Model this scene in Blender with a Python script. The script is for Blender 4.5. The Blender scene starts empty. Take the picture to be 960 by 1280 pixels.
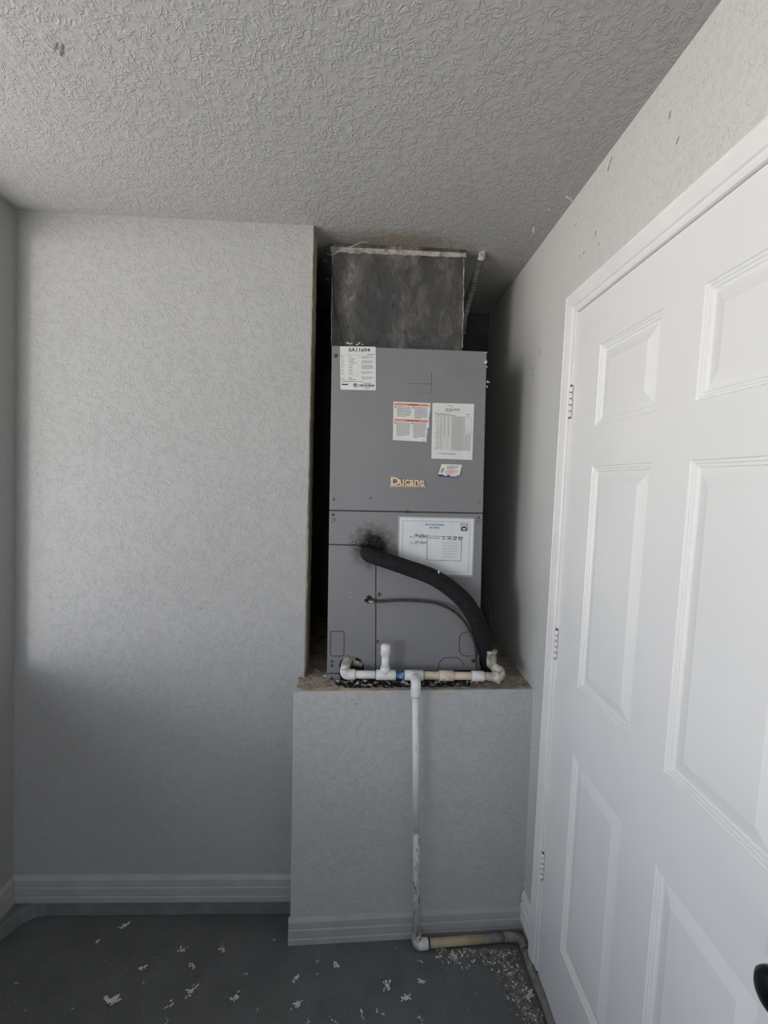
import bpy, math, random
from mathutils import Vector, Matrix, noise
SC = bpy.context.scene
COL = SC.collection
rnd = random.Random(7)

# ------------------------------------------------------------------ camera
F, PITCH, YAW, ROLL, HC = 580.0, -0.0678, 0.0391, 0.0293, 1.6003
r = Vector((math.cos(YAW), -math.sin(YAW), 0)); f = Vector((math.sin(YAW), math.cos(YAW), 0)); u = Vector((0, 0, 1))
f, u = math.cos(PITCH)*f + math.sin(PITCH)*u, math.cos(PITCH)*u - math.sin(PITCH)*f
r, u = math.cos(ROLL)*r + math.sin(ROLL)*u, math.cos(ROLL)*u - math.sin(ROLL)*r
CAMP = Vector((0, 0, HC))
cd = bpy.data.cameras.new('camera'); cam = bpy.data.objects.new('camera', cd); COL.objects.link(cam)
cd.sensor_fit = 'HORIZONTAL'; cd.sensor_width = 36; cd.lens = F/960*36; cd.clip_start = .02
m = Matrix((r, u, -f)).transposed().to_4x4(); m.translation = CAMP
cam.matrix_world = m
SC.camera = cam
def ray(px, py): return f + r*((px-480)/F) + u*((640-py)/F)
def onY(px, py, Y): d = ray(px, py); return CAMP + d*(Y/d.y)
def onX(px, py, X): d = ray(px, py); return CAMP + d*(X/d.x)
def onZ(px, py, Z): d = ray(px, py); return CAMP + d*((Z-HC)/d.z)

# ------------------------------------------------------------------ world, light, exposure
W = bpy.data.worlds.new('outdoors'); SC.world = W; W.use_nodes = True
nt = W.node_tree; nt.nodes.clear()
o_ = nt.nodes.new('ShaderNodeOutputWorld'); bg = nt.nodes.new('ShaderNodeBackground')
tc = nt.nodes.new('ShaderNodeTexCoord'); sx = nt.nodes.new('ShaderNodeSeparateXYZ'); rp = nt.nodes.new('ShaderNodeValToRGB')
nt.links.new(tc.outputs['Generated'], sx.inputs[0]); 
mr = nt.nodes.new('ShaderNodeMapRange'); mr.inputs[1].default_value = -1; mr.inputs[2].default_value = 1
nt.links.new(sx.outputs['Z'], mr.inputs[0]); nt.links.new(mr.outputs[0], rp.inputs[0])
el = rp.color_ramp.elements
el[0].position = .48; el[0].color = (1.0, .97, .925, 1)      # sunlit pale ground
el[1].position = .53; el[1].color = (.62, .71, .86, 1)      # sky
nt.links.new(rp.outputs[0], bg.inputs[0]); bg.inputs[1].default_value = 2.75
nt.links.new(bg.outputs[0], o_.inputs[0])
SC.view_settings.view_transform = 'Standard'; SC.view_settings.look = 'None'
SC.view_settings.exposure = 0.0; SC.view_settings.gamma = 1; SC.view_settings.use_curve_mapping = False
SC.cycles.max_bounces = 10; SC.cycles.diffuse_bounces = 6

# dimensions
XL, XR, YW, H = -1.195, .595, 1.615, 2.44
SR, SL, SD = -.0065, .029, -.027          # the old walls lean a little
ZP, XC, XP, YPL, YPR = .8926, -.199, -.2243, 1.508, 1.546
YBACK, YREAR = 2.36, -3.0
GX0, GX1, GZ = -1.10, .0, 2.1               # opening added in the unseen rear wall to let in fill light
WY0, WY1, WZ0, WZ1 = -1.3, 1.545, .90, 2.36   # window in the left wall
def area(name, loc, rot, sx_, sy_, portal=True):
    L = bpy.data.lights.new(name, 'AREA'); L.shape = 'RECTANGLE'; L.size = sx_; L.size_y = sy_
    L.cycles.is_portal = portal
    o = bpy.data.objects.new(name, L); COL.objects.link(o); o.location = loc; o.rotation_euler = rot
    return o
area('window_daylight', (XL-.06, (WY0+WY1)/2, (WZ0+WZ1)/2), (0, -math.pi/2, 0), WZ1-WZ0, WY1-WY0)
area('added_rear_fill', ((GX0+GX1)/2, YREAR-.14, GZ/2), (math.pi/2, 0, 0), GX1-GX0, GZ)
# added area lamp standing in for sunlit surroundings, low and behind to the left
kl = area('stand_in_key_light', (-4.05, -2.85, 1.25), (0, 0, 0), .95, 1.9, False)
kl.rotation_euler = (Vector((.2, 1.4, 1.2))-kl.location).to_track_quat('-Z', 'Y').to_euler()
kl.data.energy = 90; kl.data.color = (1.0, .975, .945)

# ------------------------------------------------------------------ materials
def srgb(c):
    c = [x/255 for x in c]; return tuple((x/12.92 if x <= .04045 else ((x+.055)/1.055)**2.4) for x in c)+(1,)
def newmat(name, rough=.6, metal=0):
    m = bpy.data.materials.new(name); m.use_nodes = True
    b = m.node_tree.nodes['Principled BSDF']; b.inputs['Roughness'].default_value = rough; b.inputs['Metallic'].default_value = metal
    return m, m.node_tree, b
def N(nt, t, **k):
    n = nt.nodes.new('ShaderNode'+t)
    for a, v in k.items(): setattr(n, a, v)
    return n
def mathn(nt, op, a, b=None, clamp=False):
    n = N(nt, 'Math', operation=op, use_clamp=clamp)
    for i, v in enumerate((a, b)):
        if v is None: continue
        if hasattr(v, 'links'): nt.links.new(v, n.inputs[i])
        else: n.inputs[i].default_value = v
    return n.outputs[0]
def noise_tex(nt, scale, detail=2, rough=.5, dist=0, stretch=None, coord='Object'):
    tc = N(nt, 'TexCoord'); src = tc.outputs[coord]
    if stretch:
        mp = N(nt, 'Mapping'); mp.inputs['Scale'].default_value = stretch; nt.links.new(src, mp.inputs[0]); src = mp.outputs[0]
    n = N(nt, 'TexNoise'); n.inputs['Scale'].default_value = scale; n.inputs['Detail'].default_value = detail
    n.inputs['Roughness'].default_value = rough; n.inputs['Distortion'].default_value = dist
    nt.links.new(src, n.inputs['Vector']); return n.outputs['Fac']
def ramp(nt, src, stops):
    r_ = N(nt, 'ValToRGB'); e = r_.color_ramp.elements
    e[0].position, e[0].color = stops[0]; e[1].position, e[1].color = stops[-1]
    for p, c in stops[1:-1]: x = e.new(p); x.color = c
    nt.links.new(src, r_.inputs[0]); return r_.outputs[0]
def bump(nt, b, h, dist, strength=1.0):
    bp = N(nt, 'Bump'); bp.inputs['Distance'].default_value = dist; bp.inputs['Strength'].default_value = strength
    nt.links.new(h, bp.inputs['Height']); nt.links.new(bp.outputs[0], b.inputs['Normal'])
def pmat(name, c1, c2=None, rough=.6, metal=0, scale=20, detail=4, lo=.35, hi=.65, bs=None, bd=.001, stretch=None):
    m, nt, b = newmat(name, rough, metal)
    c2 = c2 or tuple(x*.92 for x in c1[:3])+(1,)
    nt.links.new(ramp(nt, noise_tex(nt, scale, detail, .6, 0, stretch), [(lo, c1), (hi, c2)]), b.inputs['Base Color'])
    if bs: bump(nt, b, noise_tex(nt, bs, 3, .6, 0, stretch), bd)
    return m
def textured_paint(name, col, scale, depth, ridge=.035, fine=160, dirt=None, rough=.75):
    # knockdown texture: soft worm-like ridges where a noise field crosses its middle
    m, nt, b = newmat(name, rough)
    n1 = noise_tex(nt, scale, 2.0, .5, .8)
    w = mathn(nt, 'ABSOLUTE', mathn(nt, 'SUBTRACT', n1, .5))
    rg = mathn(nt, 'SUBTRACT', 1.0, mathn(nt, 'DIVIDE', w, ridge*2.8), True)
    rg = mathn(nt, 'MULTIPLY', rg, mathn(nt, 'MULTIPLY', rg, mathn(nt, 'SUBTRACT', 3.0, mathn(nt, 'MULTIPLY', rg, 2.0))))
    gate = noise_tex(nt, scale*.7, 1, .5, 0)
    g = mathn(nt, 'MULTIPLY', mathn(nt, 'SUBTRACT', gate, .34), 5, True)
    h = mathn(nt, 'MULTIPLY', rg, g)
    h = mathn(nt, 'ADD', h, mathn(nt, 'MULTIPLY', noise_tex(nt, fine, 2, .6), .5))
    h = mathn(nt, 'ADD', h, mathn(nt, 'MULTIPLY', noise_tex(nt, scale*.8, 2), 1.0))
    bump(nt, b, h, depth)
    lo = tuple(x*.955 for x in col[:3])+(1,)
    c = ramp(nt, noise_tex(nt, 2.2, 5, .65), [(.35, lo), (.65, col)])
    nt.links.new(c, b.inputs['Base Color'])
    return m
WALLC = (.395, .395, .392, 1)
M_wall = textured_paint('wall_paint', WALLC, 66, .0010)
M_ceil = textured_paint('ceiling_paint', (.425, .42, .415, 1), 64, .0013, .05, 120)
M_plat = textured_paint('platform_paint', (.49, .495, .49, 1), 75, .0011)
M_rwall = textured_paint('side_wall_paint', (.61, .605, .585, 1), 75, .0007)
M_floor = pmat('floor_paint', (.098, .107, .108, 1), (.142, .152, .154, 1), .55, 0, 9, 8, .3, .7, 60, .0008)
M_curb = pmat('curb_paint', (.20, .21, .21, 1), (.15, .16, .16, 1), .7, 0, 12, 5, bs=40, bd=.002)
M_trim = pmat('trim_paint', (.43, .43, .43, 1), (.37, .37, .37, 1), .5, 0, 8, 4, bs=70, bd=.0004)
M_white = pmat('door_paint', (.83, .82, .80, 1), (.79, .785, .77, 1), .42, 0, 3, 3, bs=90, bd=.0002)
M_case = pmat('casing_paint', (.82, .81, .79, 1), (.76, .75, .74, 1), .42, 0, 6, 3, bs=90, bd=.0002)
M_raw = pmat('raw_drywall_edge', (.42, .36, .27, 1), (.30, .25, .18, 1), .9, 0, 25, 6, bs=60, bd=.002)
M_dust = pmat('dusty_plywood', (.54, .46, .37, 1), (.24, .195, .155, 1), .95, 0, 22, 9, .35, .7, 50, .004)
M_cav = pmat('shade_dark_cavity', (.10, .097, .095, 1), (.06, .06, .06, 1), .9, 0, 7, 5, bs=30, bd=.002)  # dark base colour stands in for the unlit alcove; also on the outside slab
M_cab = pmat('grey_cabinet_enamel', (.205, .205, .214, 1), (.183, .183, .192, 1), .42, .0, 5, 6, .3, .7, 400, .0001)
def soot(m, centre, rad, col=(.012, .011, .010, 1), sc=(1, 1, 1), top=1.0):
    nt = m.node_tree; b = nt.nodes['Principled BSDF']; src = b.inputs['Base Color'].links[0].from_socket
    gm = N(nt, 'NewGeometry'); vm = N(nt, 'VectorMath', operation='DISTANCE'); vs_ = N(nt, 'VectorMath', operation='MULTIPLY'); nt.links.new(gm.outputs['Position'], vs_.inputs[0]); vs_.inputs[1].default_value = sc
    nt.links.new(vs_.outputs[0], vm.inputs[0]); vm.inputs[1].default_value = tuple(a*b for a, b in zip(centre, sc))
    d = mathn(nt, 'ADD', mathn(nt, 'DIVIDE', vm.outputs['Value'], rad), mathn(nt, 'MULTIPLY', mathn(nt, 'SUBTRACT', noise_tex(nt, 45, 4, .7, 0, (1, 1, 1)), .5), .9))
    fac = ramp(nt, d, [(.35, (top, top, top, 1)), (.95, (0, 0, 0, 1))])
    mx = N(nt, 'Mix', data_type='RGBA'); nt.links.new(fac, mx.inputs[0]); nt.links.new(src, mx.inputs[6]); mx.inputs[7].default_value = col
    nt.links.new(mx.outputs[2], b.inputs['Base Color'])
soot(M_ceil, (.10, 1.70, 2.44), .11, (.24, .20, .15, 1), (.36, 1, 1), .8)
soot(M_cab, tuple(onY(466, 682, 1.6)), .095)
M_cabdark = pmat('cabinet_side_metal', (.10, .10, .105, 1), None, .5, .2, 9)
M_black = pmat('black_gap', (.008, .008, .008, 1), None, .9)
M_screw = pmat('screw_steel', (.12, .12, .12, 1), (.05, .05, .05, 1), .45, .6, 60)
M_chip = pmat('bright_screw', (.62, .62, .60, 1), None, .5, .2, 60)
M_paper = pmat('label_paper', (.66, .67, .66, 1), (.60, .61, .60, 1), .6, 0, 25)
M_paper2 = pmat('laminated_paper', (.64, .66, .68, 1), (.57, .59, .61, 1), .3, 0, 12)
M_lam = pmat('clear_laminate_edge', (.36, .37, .38, 1), None, .25, 0, 12)
M_ink = pmat('black_ink', (.02, .02, .022, 1), None, .7)
M_grey = pmat('grey_print', (.11, .11, .11, 1), None, .7)
M_lgrey = pmat('pale_grey_print', (.27, .27, .27, 1), None, .7)
M_red = pmat('red_orange_print', (.68, .23, .15, 1), None, .6)
M_blue = pmat('blue_print', (.04, .14, .42, 1), None, .6)
M_navy = pmat('navy_print', (.03, .05, .20, 1), None, .6)
M_skin = pmat('tan_print', (.40, .27, .17, 1), None, .6)
M_gold = pmat('worn_gold_letters', (.62, .47, .30, 1), (.75, .66, .50, 1), .4, .25, 90)
M_gold2 = pmat('worn_gold_bar', (.42, .25, .14, 1), (.62, .48, .32, 1), .4, .3, 120, 4)
M_foam = pmat('black_pipe_insulation', (.009, .0095, .010, 1), (.017, .018, .019, 1), .95, 0, 40, 5, bs=140, bd=.0012)
M_foam.node_tree.nodes['Principled BSDF'].inputs['Specular IOR Level'].default_value = .25
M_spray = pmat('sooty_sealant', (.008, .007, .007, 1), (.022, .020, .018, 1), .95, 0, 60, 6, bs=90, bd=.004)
M_copper = pmat('dull_copper', (.10, .06, .045, 1), (.05, .035, .03, 1), .5, .5, 80)
M_pvc = pmat('white_pvc', (.76, .76, .75, 1), (.66, .65, .62, 1), .38, 0, 30, 5)
M_pvcdirty = pmat('grimy_pvc', (.62, .59, .52, 1), (.26, .22, .17, 1), .6, 0, 45, 7, .4, .62)
M_pvcold = pmat('yellowed_pvc', (.60, .50, .33, 1), (.66, .60, .48, 1), .5, 0, 40, 6, .35, .65)
M_pvcstain = pmat('rust_stained_pvc', (.66, .60, .50, 1), (.50, .24, .10, 1), .5, 0, 55, 6, .45, .68)
M_pvcpaint = pmat('peeling_painted_pvc', (.60, .59, .57, 1), (.14, .13, .12, 1), .7, 0, 70, 8, .5, .62, 90, .0015, (1, 1, .35))
M_pvctan = pmat('tan_floor_pipe', (.50, .42, .27, 1), (.42, .35, .22, 1), .55, 0, 30, 5)
M_pvcgrey = pmat('grey_painted_pipe', (.27, .26, .25, 1), (.16, .13, .11, 1), .7, 0, 35, 6, bs=80, bd=.001)
M_primer = pmat('blue_pipe_cement', (.02, .08, .30, 1), (.30, .45, .55, 1), .35, 0, 70, 5, .45, .62)
M_duct = None
M_conduit = pmat('galvanised_flex', (.24, .24, .23, 1), (.14, .14, .14, 1), .5, .5, 60)
M_conduitw = pmat('overspray_on_conduit', (.66, .65, .62, 1), (.14, .14, .14, 1), .8, 0, 130, 5, .5, .6)
M_fluff = pmat('white_lint', (.76, .76, .75, 1), (.55, .54, .53, 1), .95, 0, 60, 4)
M_fluff2 = pmat('dirty_lint', (.30, .27, .235, 1), (.13, .11, .095, 1), .95, 0, 80, 5)
M_knob = pmat('black_knob_metal', (.012, .012, .013, 1), None, .35, .6)
M_mark = pmat('dark_scuff', (.10, .10, .10, 1), (.25, .25, .24, 1), .9, 0, 150)
M_twine = pmat('twine', (.50, .46, .40, 1), None, .9)
M_lip = pmat('dirty_white_flange', (.42, .40, .37, 1), (.15, .12, .09, 1), .85, 0, 45, 8, .45, .7, 60, .003)
def duct_mat():
    m, nt, b = newmat('smeared_duct_mastic', .55)
    n1 = noise_tex(nt, 9, 7, .62, .3, (1, 1, .45)); n2 = noise_tex(nt, 34, 6, .7, .8, (1, 1, .5))
    s = mathn(nt, 'ADD', mathn(nt, 'MULTIPLY', n1, .6), mathn(nt, 'MULTIPLY', n2, .4))
    c = ramp(nt, s, [(.40, (.040, .040, .041, 1)), (.50, (.062, .061, .061, 1)), (.59, (.12, .115, .108, 1)), (.68, (.30, .28, .255, 1))])
    nt.links.new(c, b.inputs['Base Color']); bump(nt, b, n2, .004); return m
M_duct = duct_mat()

# ------------------------------------------------------------------ mesh helpers
class MB:
    def __init__(s): s.v = []; s.f = []; s.sm = []
    def add(s, vs, fs, smooth=False):
        k = len(s.v); s.v += [tuple(x) for x in vs]; s.f += [tuple(i+k for i in q) for q in fs]; s.sm += [smooth]*len(fs); return s
    def box(s, x0, x1, y0, y1, z0, z1):
        v = [(x, y, z) for x in (x0, x1) for y in (y0, y1) for z in (z0, z1)]
        return s.add(v, [(0, 1, 3, 2), (4, 6, 7, 5), (0, 4, 5, 1), (2, 3, 7, 6), (0, 2, 6, 4), (1, 5, 7, 3)])
    def prism(s, pts, off):          # polygon (list of Vector) extruded by vector off
        n = len(pts); off = Vector(off); a = [Vector(p) for p in pts]
        return s.add(a+[p+off for p in a], [tuple(range(n)), tuple(range(2*n-1, n-1, -1))]+[(i, i+n, (i+1) % n+n, (i+1) % n) for i in range(n)])
    def tube(s, pts, rad, seg=14, caps=True, smooth=True):
        pts = [Vector(p) for p in pts]; n = len(pts)
        rads = rad if isinstance(rad, (list, tuple)) else [rad]*n
        T = [(pts[min(i+1, n-1)]-pts[max(i-1, 0)]).normalized() for i in range(n)]
        a = Vector((0, 0, 1)) if abs(T[0].z) < .9 else Vector((1, 0, 0))
        x = T[0].cross(a).normalized(); vs = []
        for i in range(n):
            x = (x-T[i]*x.dot(T[i])).normalized(); y = T[i].cross(x)
            for k in range(seg):
                an = 2*math.pi*k/seg; vs.append(pts[i]+(x*math.cos(an)+y*math.sin(an))*rads[i])
        fs = [(i*seg+k, i*seg+(k+1) % seg, (i+1)*seg+(k+1) % seg, (i+1)*seg+k) for i in range(n-1) for k in range(seg)]
        s.add(vs, fs, smooth)
        if caps:
            b = len(s.v)-len(vs); s.f += [tuple(b+k for k in range(seg-1, -1, -1)), tuple(b+(n-1)*seg+k for k in range(seg))]; s.sm += [False, False]
        return s
    def blob(s, c, size, dirn=None, seed=0, rough=.5, flat=1.0):
        import bmesh
        bm = bmesh.new(); bmesh.ops.create_icosphere(bm, subdivisions=1, radius=1)
        c = Vector(c); d = Vector(dirn) if dirn is not None else Vector((1, 0, 0)); d = d.normalized()
        a = Vector((0, 0, 1)) if abs(d.z) < .9 else Vector((0, 1, 0)); e = d.cross(a).normalized(); g = e.cross(d)
        vs = []
        rr = random.Random(seed)
        for v in bm.verts:
            k = 1+rr.uniform(-rough, rough)
            vs.append(c+(d*v.co.x*size[0]+e*v.co.y*size[1]+g*v.co.z*size[2]*flat)*k)
        s.add(vs, [tuple(q.index for q in fc.verts) for fc in bm.faces], False); bm.free(); return s
    def obj(s, name, mat, parent=None, bevel=0, kind=None, label=None):
        me = bpy.data.meshes.new(name); off = parent.get('_base', (0, 0, 0)) if parent is not None else (0, 0, 0)
        P = parent; loc = Vector((0, 0, 0))
        while P is not None: loc += P.location; P = P.parent
        me.from_pydata([tuple(Vector(v)-loc) for v in s.v], [], s.f); me.update()
        me.polygons.foreach_set('use_smooth', s.sm)
        me.materials.append(mat)
        import bmesh
        bm = bmesh.new(); bm.from_mesh(me); bmesh.ops.recalc_face_normals(bm, faces=bm.faces); bm.to_mesh(me); bm.free()
        o = bpy.data.objects.new(name, me); COL.objects.link(o); o.parent = parent
        if bevel:
            b = o.modifiers.new('bevel', 'BEVEL'); b.width = bevel; b.segments = 2; b.limit_method = 'ANGLE'
        if kind: o['kind'] = kind
        if label: o['label'] = label
        return o
def thing(name, label, cat, loc, group=None):
    o = bpy.data.objects.new(name, None); COL.objects.link(o); o.location = loc; o.empty_display_size = .05
    o['label'] = label; o['category'] = cat
    if group: o['group'] = group
    return o
def tag(o, label, cat, group=None):
    o['label'] = label; o['category'] = cat
    if group: o['group'] = group
    return o
def recenter(o):          # put a single-mesh thing's origin at its base
    vs = [v.co for v in o.data.vertices]
    c = Vector(((min(v.x for v in vs)+max(v.x for v in vs))/2, (min(v.y for v in vs)+max(v.y for v in vs))/2, min(v.z for v in vs)))
    o.data.transform(Matrix.Translation(-c)); o.location = c; return o
def smoothpath(pts, n=8):
    pts = [Vector(p) for p in pts]; out = []
    P = [pts[0]*2-pts[1]]+pts+[pts[-1]*2-pts[-2]]
    for i in range(1, len(P)-2):
        for k in range(n):
            t = k/n; a, b, c, d = P[i-1:i+3]
            out.append(.5*((2*b)+(c-a)*t+(2*a-5*b+4*c-d)*t*t+(3*b-a-3*c+d)*t**3))
    out.append(pts[-1]); return out
def struct(mb, name, mat, bevel=0): return mb.obj(name, mat, None, bevel, 'structure')

# ------------------------------------------------------------------ the room
def lx(z): return XL+SL*(z-1.2)
def rx(z): return XR+SR*(z-1.2)
def leanwall(mb, fx, th, y0, y1, z0, z1):     # slab of a leaning side wall
    a = [(fx(z0), z0), (fx(z1), z1), (fx(z1)+th, z1), (fx(z0)+th, z0)]
    mb.prism([Vector((x, y0, z)) for x, z in a], (0, y1-y0, 0))
b = MB().box(XL-.3, XR+.3, YREAR-.1, YBACK+.1, -.1, 0); struct(b, 'floor', M_floor)
b = MB().box(XL-.3, XR+.3, YREAR-.1, YBACK+.1, H, H+.1); struct(b, 'ceiling', M_ceil)
b = MB(); ZT = H
for (y0, y1, z0, z1) in ((YREAR, WY0, 0, ZT), (WY1, YBACK, 0, ZT), (WY0, WY1, 0, WZ0), (WY0, WY1, WZ1, ZT)):
    leanwall(b, lx, -.12, y0, y1, z0, z1)
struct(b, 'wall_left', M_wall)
DY1, DY0, DZ1 = 1.343, .445, 2.086            # door slab hinge edge, latch edge, top
OY1, OY0, OZ1 = DY1+.006, DY0-.006, DZ1+.006
def dy(z): return SD*(z-1.2)
b = MB()
def wq(pts): b.prism([Vector((rx(z), y+(dy(z) if s else 0), z)) for y, z, s in pts], (.12, 0, 0))
wq([(YREAR, 0, 0), (YREAR, H, 0), (OY0, H, 1), (OY0, 0, 1)])
wq([(OY1, 0, 1), (OY1, H, 1), (YBACK, H, 0), (YBACK, 0, 0)])
wq([(OY0, OZ1, 1), (OY0, H, 1), (OY1, H, 1), (OY1, OZ1, 1)])
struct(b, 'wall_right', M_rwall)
b = MB()
for q in ((XL-.15, GX0, 0, H), (GX1, XR+.15, 0, H), (GX0, GX1, GZ, H)): b.box(q[0], q[1], YREAR-.12, YREAR, q[2], q[3])
struct(b, 'wall_rear', M_wall)
# back wall left of the alcove; its raw edge faces the alcove
b = MB()
b.prism([Vector((lx(0)-.02, YW, 0)), Vector((lx(H)-.02, YW, H)), Vector((XC-.002, YW, H)), Vector((XC-.002, YW, 0))], (0, .115, 0))
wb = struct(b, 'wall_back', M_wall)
b = MB(); n = 60; L = []; 
for i in range(n+1):
    z = ZP+(H-ZP)*i/n; L.append(Vector((XC+rnd.uniform(-.0012, .0012)-(.004 if i == 0 else 0), YW-.001, z)))
R_ = [Vector((XC-.0025, YW-.001, H)), Vector((XC-.0025, YW-.001, ZP))]
b.prism(L+R_, (0, .116, 0)); b.obj('drywall_edge', M_raw, wb, label='raw tan drywall edge facing the alcove')
# alcove cavity
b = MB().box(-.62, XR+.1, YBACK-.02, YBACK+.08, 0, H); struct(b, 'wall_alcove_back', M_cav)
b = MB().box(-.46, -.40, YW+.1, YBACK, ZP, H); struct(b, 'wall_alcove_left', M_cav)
# window frames of the left wall (outside the frame of the photograph)
for k, (y0, y1) in enumerate(((WY0, WY1),)):
    b = MB(); x0, x1 = XL-.10, XL-.02
    for q in ((y0, y0+.035, WZ0, WZ1), (y1-.012, y1, WZ0, WZ1), (y0, y1, WZ0, WZ0+.035), (y0, y1, WZ1-.035, WZ1)):
        b.box(x0, x1, *q)
    struct(b, 'window_%d' % (k+1), M_case)
# added slab outside the window, out of view, blocks high sky light
b = MB().box(XL-1.25, XL-.13, YREAR, YBACK, 2.38, 2.5); struct(b, 'sky_blocker', M_cav)
# platform
b = MB()
b.prism([Vector((XP, YPL, 0)), Vector((rx(.4)+.01, YPR, 0)), Vector((rx(.4)+.01, YBACK-.02, 0)), Vector((-.46, YBACK-.02, 0)), Vector((-.46, YW+.115, 0)), Vector((XC-.012, YW+.1, 0)), Vector((XP, YW+.01, 0))], (0, 0, ZP-.012))
plat = struct(b, 'platform', M_plat, .004)
b = MB()      # the dusty plywood deck with a ragged painted front edge
fr = []; n = 70
for i in range(n+1):
    t = i/n; x = XP+.004+(rx(.9)-XP-.004)*t
    rag = .004*noise.noise(Vector((x*30, 0, 0)))+.003
    if t < .06: rag += .03*(1-t/.06)**1.5*.7
    fr.append(Vector((x, YPL+(YPR-YPL)*t+rag, ZP-.0125)))
b.prism(fr+[Vector((rx(.9), YBACK-.02, ZP-.0125)), Vector((-.46, YBACK-.02, ZP-.0125)), Vector((-.46, YW+.116, ZP-.0125)), Vector((XC-.005, YW+.1, ZP-.0125)), Vector((XP+.006, YW-.002, ZP-.0125))], (0, 0, .0125))
b.obj('plywood_deck', M_dust, plat, label='dusty brown plywood top')
b = MB()     # painted lip along the front top edge
fr2 = [Vector((p.x, p.y+.0005, ZP-.0125)) for p in fr]
base = [Vector((XP+(rx(.9)-XP)*i/n, YPL+(YPR-YPL)*i/n, ZP-.0125)) for i in range(n+1)]
b.prism(base+fr2[::-1], (0, 0, .011)); b.obj('painted_edge', M_plat, plat)

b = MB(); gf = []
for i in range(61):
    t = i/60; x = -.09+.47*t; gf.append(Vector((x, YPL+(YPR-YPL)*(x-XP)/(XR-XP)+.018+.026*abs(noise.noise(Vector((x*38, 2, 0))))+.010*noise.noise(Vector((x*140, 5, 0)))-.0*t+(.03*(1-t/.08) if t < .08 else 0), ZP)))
b.prism(gf+[Vector((.39, YW, ZP)), Vector((-.10, YW, ZP))], (0, 0, .0008)); b.obj('debris_shade', M_spray, plat, label='black debris and painted shade on the deck beneath the drain pipe')  # thin black slab: debris plus the shadow under the pipe, put into colour
# baseboards
PROF = [(.0, .0), (.013, .0), (.013, .019), (.010, .022), (.010, .025), (.013, .028), (.013, .052), (.009, .055), (.009, .060), (.012, .063), (.011, .080), (.005, .092), (0, .094)]
def board(a, c, nrm, z0, name, hs=1.0, end=None):
    a = Vector(a); c = Vector(c); nrm = Vector(nrm); vs = []
    for p in (a, c):
        for d, z in PROF: vs.append(p+nrm*d+Vector((0, 0, z0+z*hs)))
    k = len(PROF); b = MB().add(vs, [(i, i+1, i+1+k, i+k) for i in range(k-1)]+[tuple(range(k)), tuple(range(2*k-1, k-1, -1)), (0, k, 2*k-1, k-1)])
    return struct(b, name, M_case if name == 'baseboard_right' else M_trim)
board((lx(.1)+.0, YW, 0), (XP-.002, YW, 0), (0, -1, 0), .058, 'baseboard_back', 1.04)
board((lx(.1), 1.39, 0), (lx(.1), YW-.014, 0), (1, 0, 0), .058, 'baseboard_left', 1.04)
pn = Vector((YPR-YPL, -(rx(0)-XP), 0)).normalized()
pa = Vector((XP-.004, YPL-.001, 0)); pb = Vector((rx(0)-.002, YPR, 0))
board(pa, pb, pn, .001, 'baseboard_platform')
board((rx(.1), 1.42, 0), (rx(.1), YPR-.005, 0), (-1, 0, 0), .052, 'baseboard_right', 1.1)
# concrete curb below the raised baseboards
b = MB(); cz = .057; cw = .022
b.prism([Vector((lx(0)-.02, YW+.01, 0)), Vector((XP+.002, YW+.01, 0)), Vector((XP+.002, YW-.005, 0)), Vector((-1.10, YW-.006, 0)), Vector((-1.145, YW-.012, 0)), Vector((-1.175, YW-.04, 0)), Vector((lx(0)+.03, YW-.10, 0)), Vector((lx(0)+.028, 1.0, 0)), Vector((lx(0)-.02, 1.0, 0))], (0, 0, cz))
struct(b, 'trim_1', M_curb, .004)

# ------------------------------------------------------------------ door in the right wall
def lean(mb):
    mb.v = [(x+SR*(z-1.2), y+SD*(z-1.2), z) for x, y, z in mb.v]; return mb
FX = XR-.007                       # door face
door = bpy.data.objects.new('door_1', None); COL.objects.link(door); door.location = (FX, DY1, 0); door['kind'] = 'structure'
ZB0 = .012
cols = [(.9525, 1.2049), (.585, .8374)]
rows = [(1.7582, 1.9604), (1.0536, 1.6536), (.2634, .8619)]
ys = sorted([DY0, DY1]+[y for c in cols for y in c]); zs = sorted([ZB0, DZ1]+[z for q in rows for z in q])
b = MB()
for i in range(len(ys)-1):
    for j in range(len(zs)-1):
        if i in (1, 3) and j in (1, 3, 5): continue
        b.add([(FX, ys[i], zs[j]), (FX, ys[i+1], zs[j]), (FX, ys[i+1], zs[j+1]), (FX, ys[i], zs[j+1])], [(0, 1, 2, 3)])
b.add([(x, y, z) for x in (FX, FX+.036) for y, z in ((DY0, ZB0), (DY1, ZB0), (DY1, DZ1), (DY0, DZ1))], [(4, 5, 6, 7), (0, 1, 5, 4), (1, 2, 6, 5), (2, 3, 7, 6), (3, 0, 4, 7)])
lean(b).obj('door_slab', M_white, door)
STEPS = [(0, 0), (.002, .003), (.0065, .003), (.008, .0055), (.0125, .0055), (.0145, .0085), (.019, .0095), (.046, .0025), (.048, .0018)]
for (y0, y1) in cols:
    for (z0, z1) in rows:
        b = MB(); vs = []
        for ins, dep in STEPS:
            vs += [(FX+dep, y0+ins, z0+ins), (FX+dep, y1-ins, z0+ins), (FX+dep, y1-ins, z1-ins), (FX+dep, y0+ins, z1-ins)]
        fs = [(k*4+i, k*4+(i+1) % 4, k*4+4+(i+1) % 4, k*4+4+i) for k in range(len(STEPS)-1) for i in range(4)]
        e = (len(STEPS)-1)*4; fs.append((e, e+1, e+2, e+3))
        lean(b.add(vs, fs)).obj('raised_panel', M_white, door)
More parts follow.
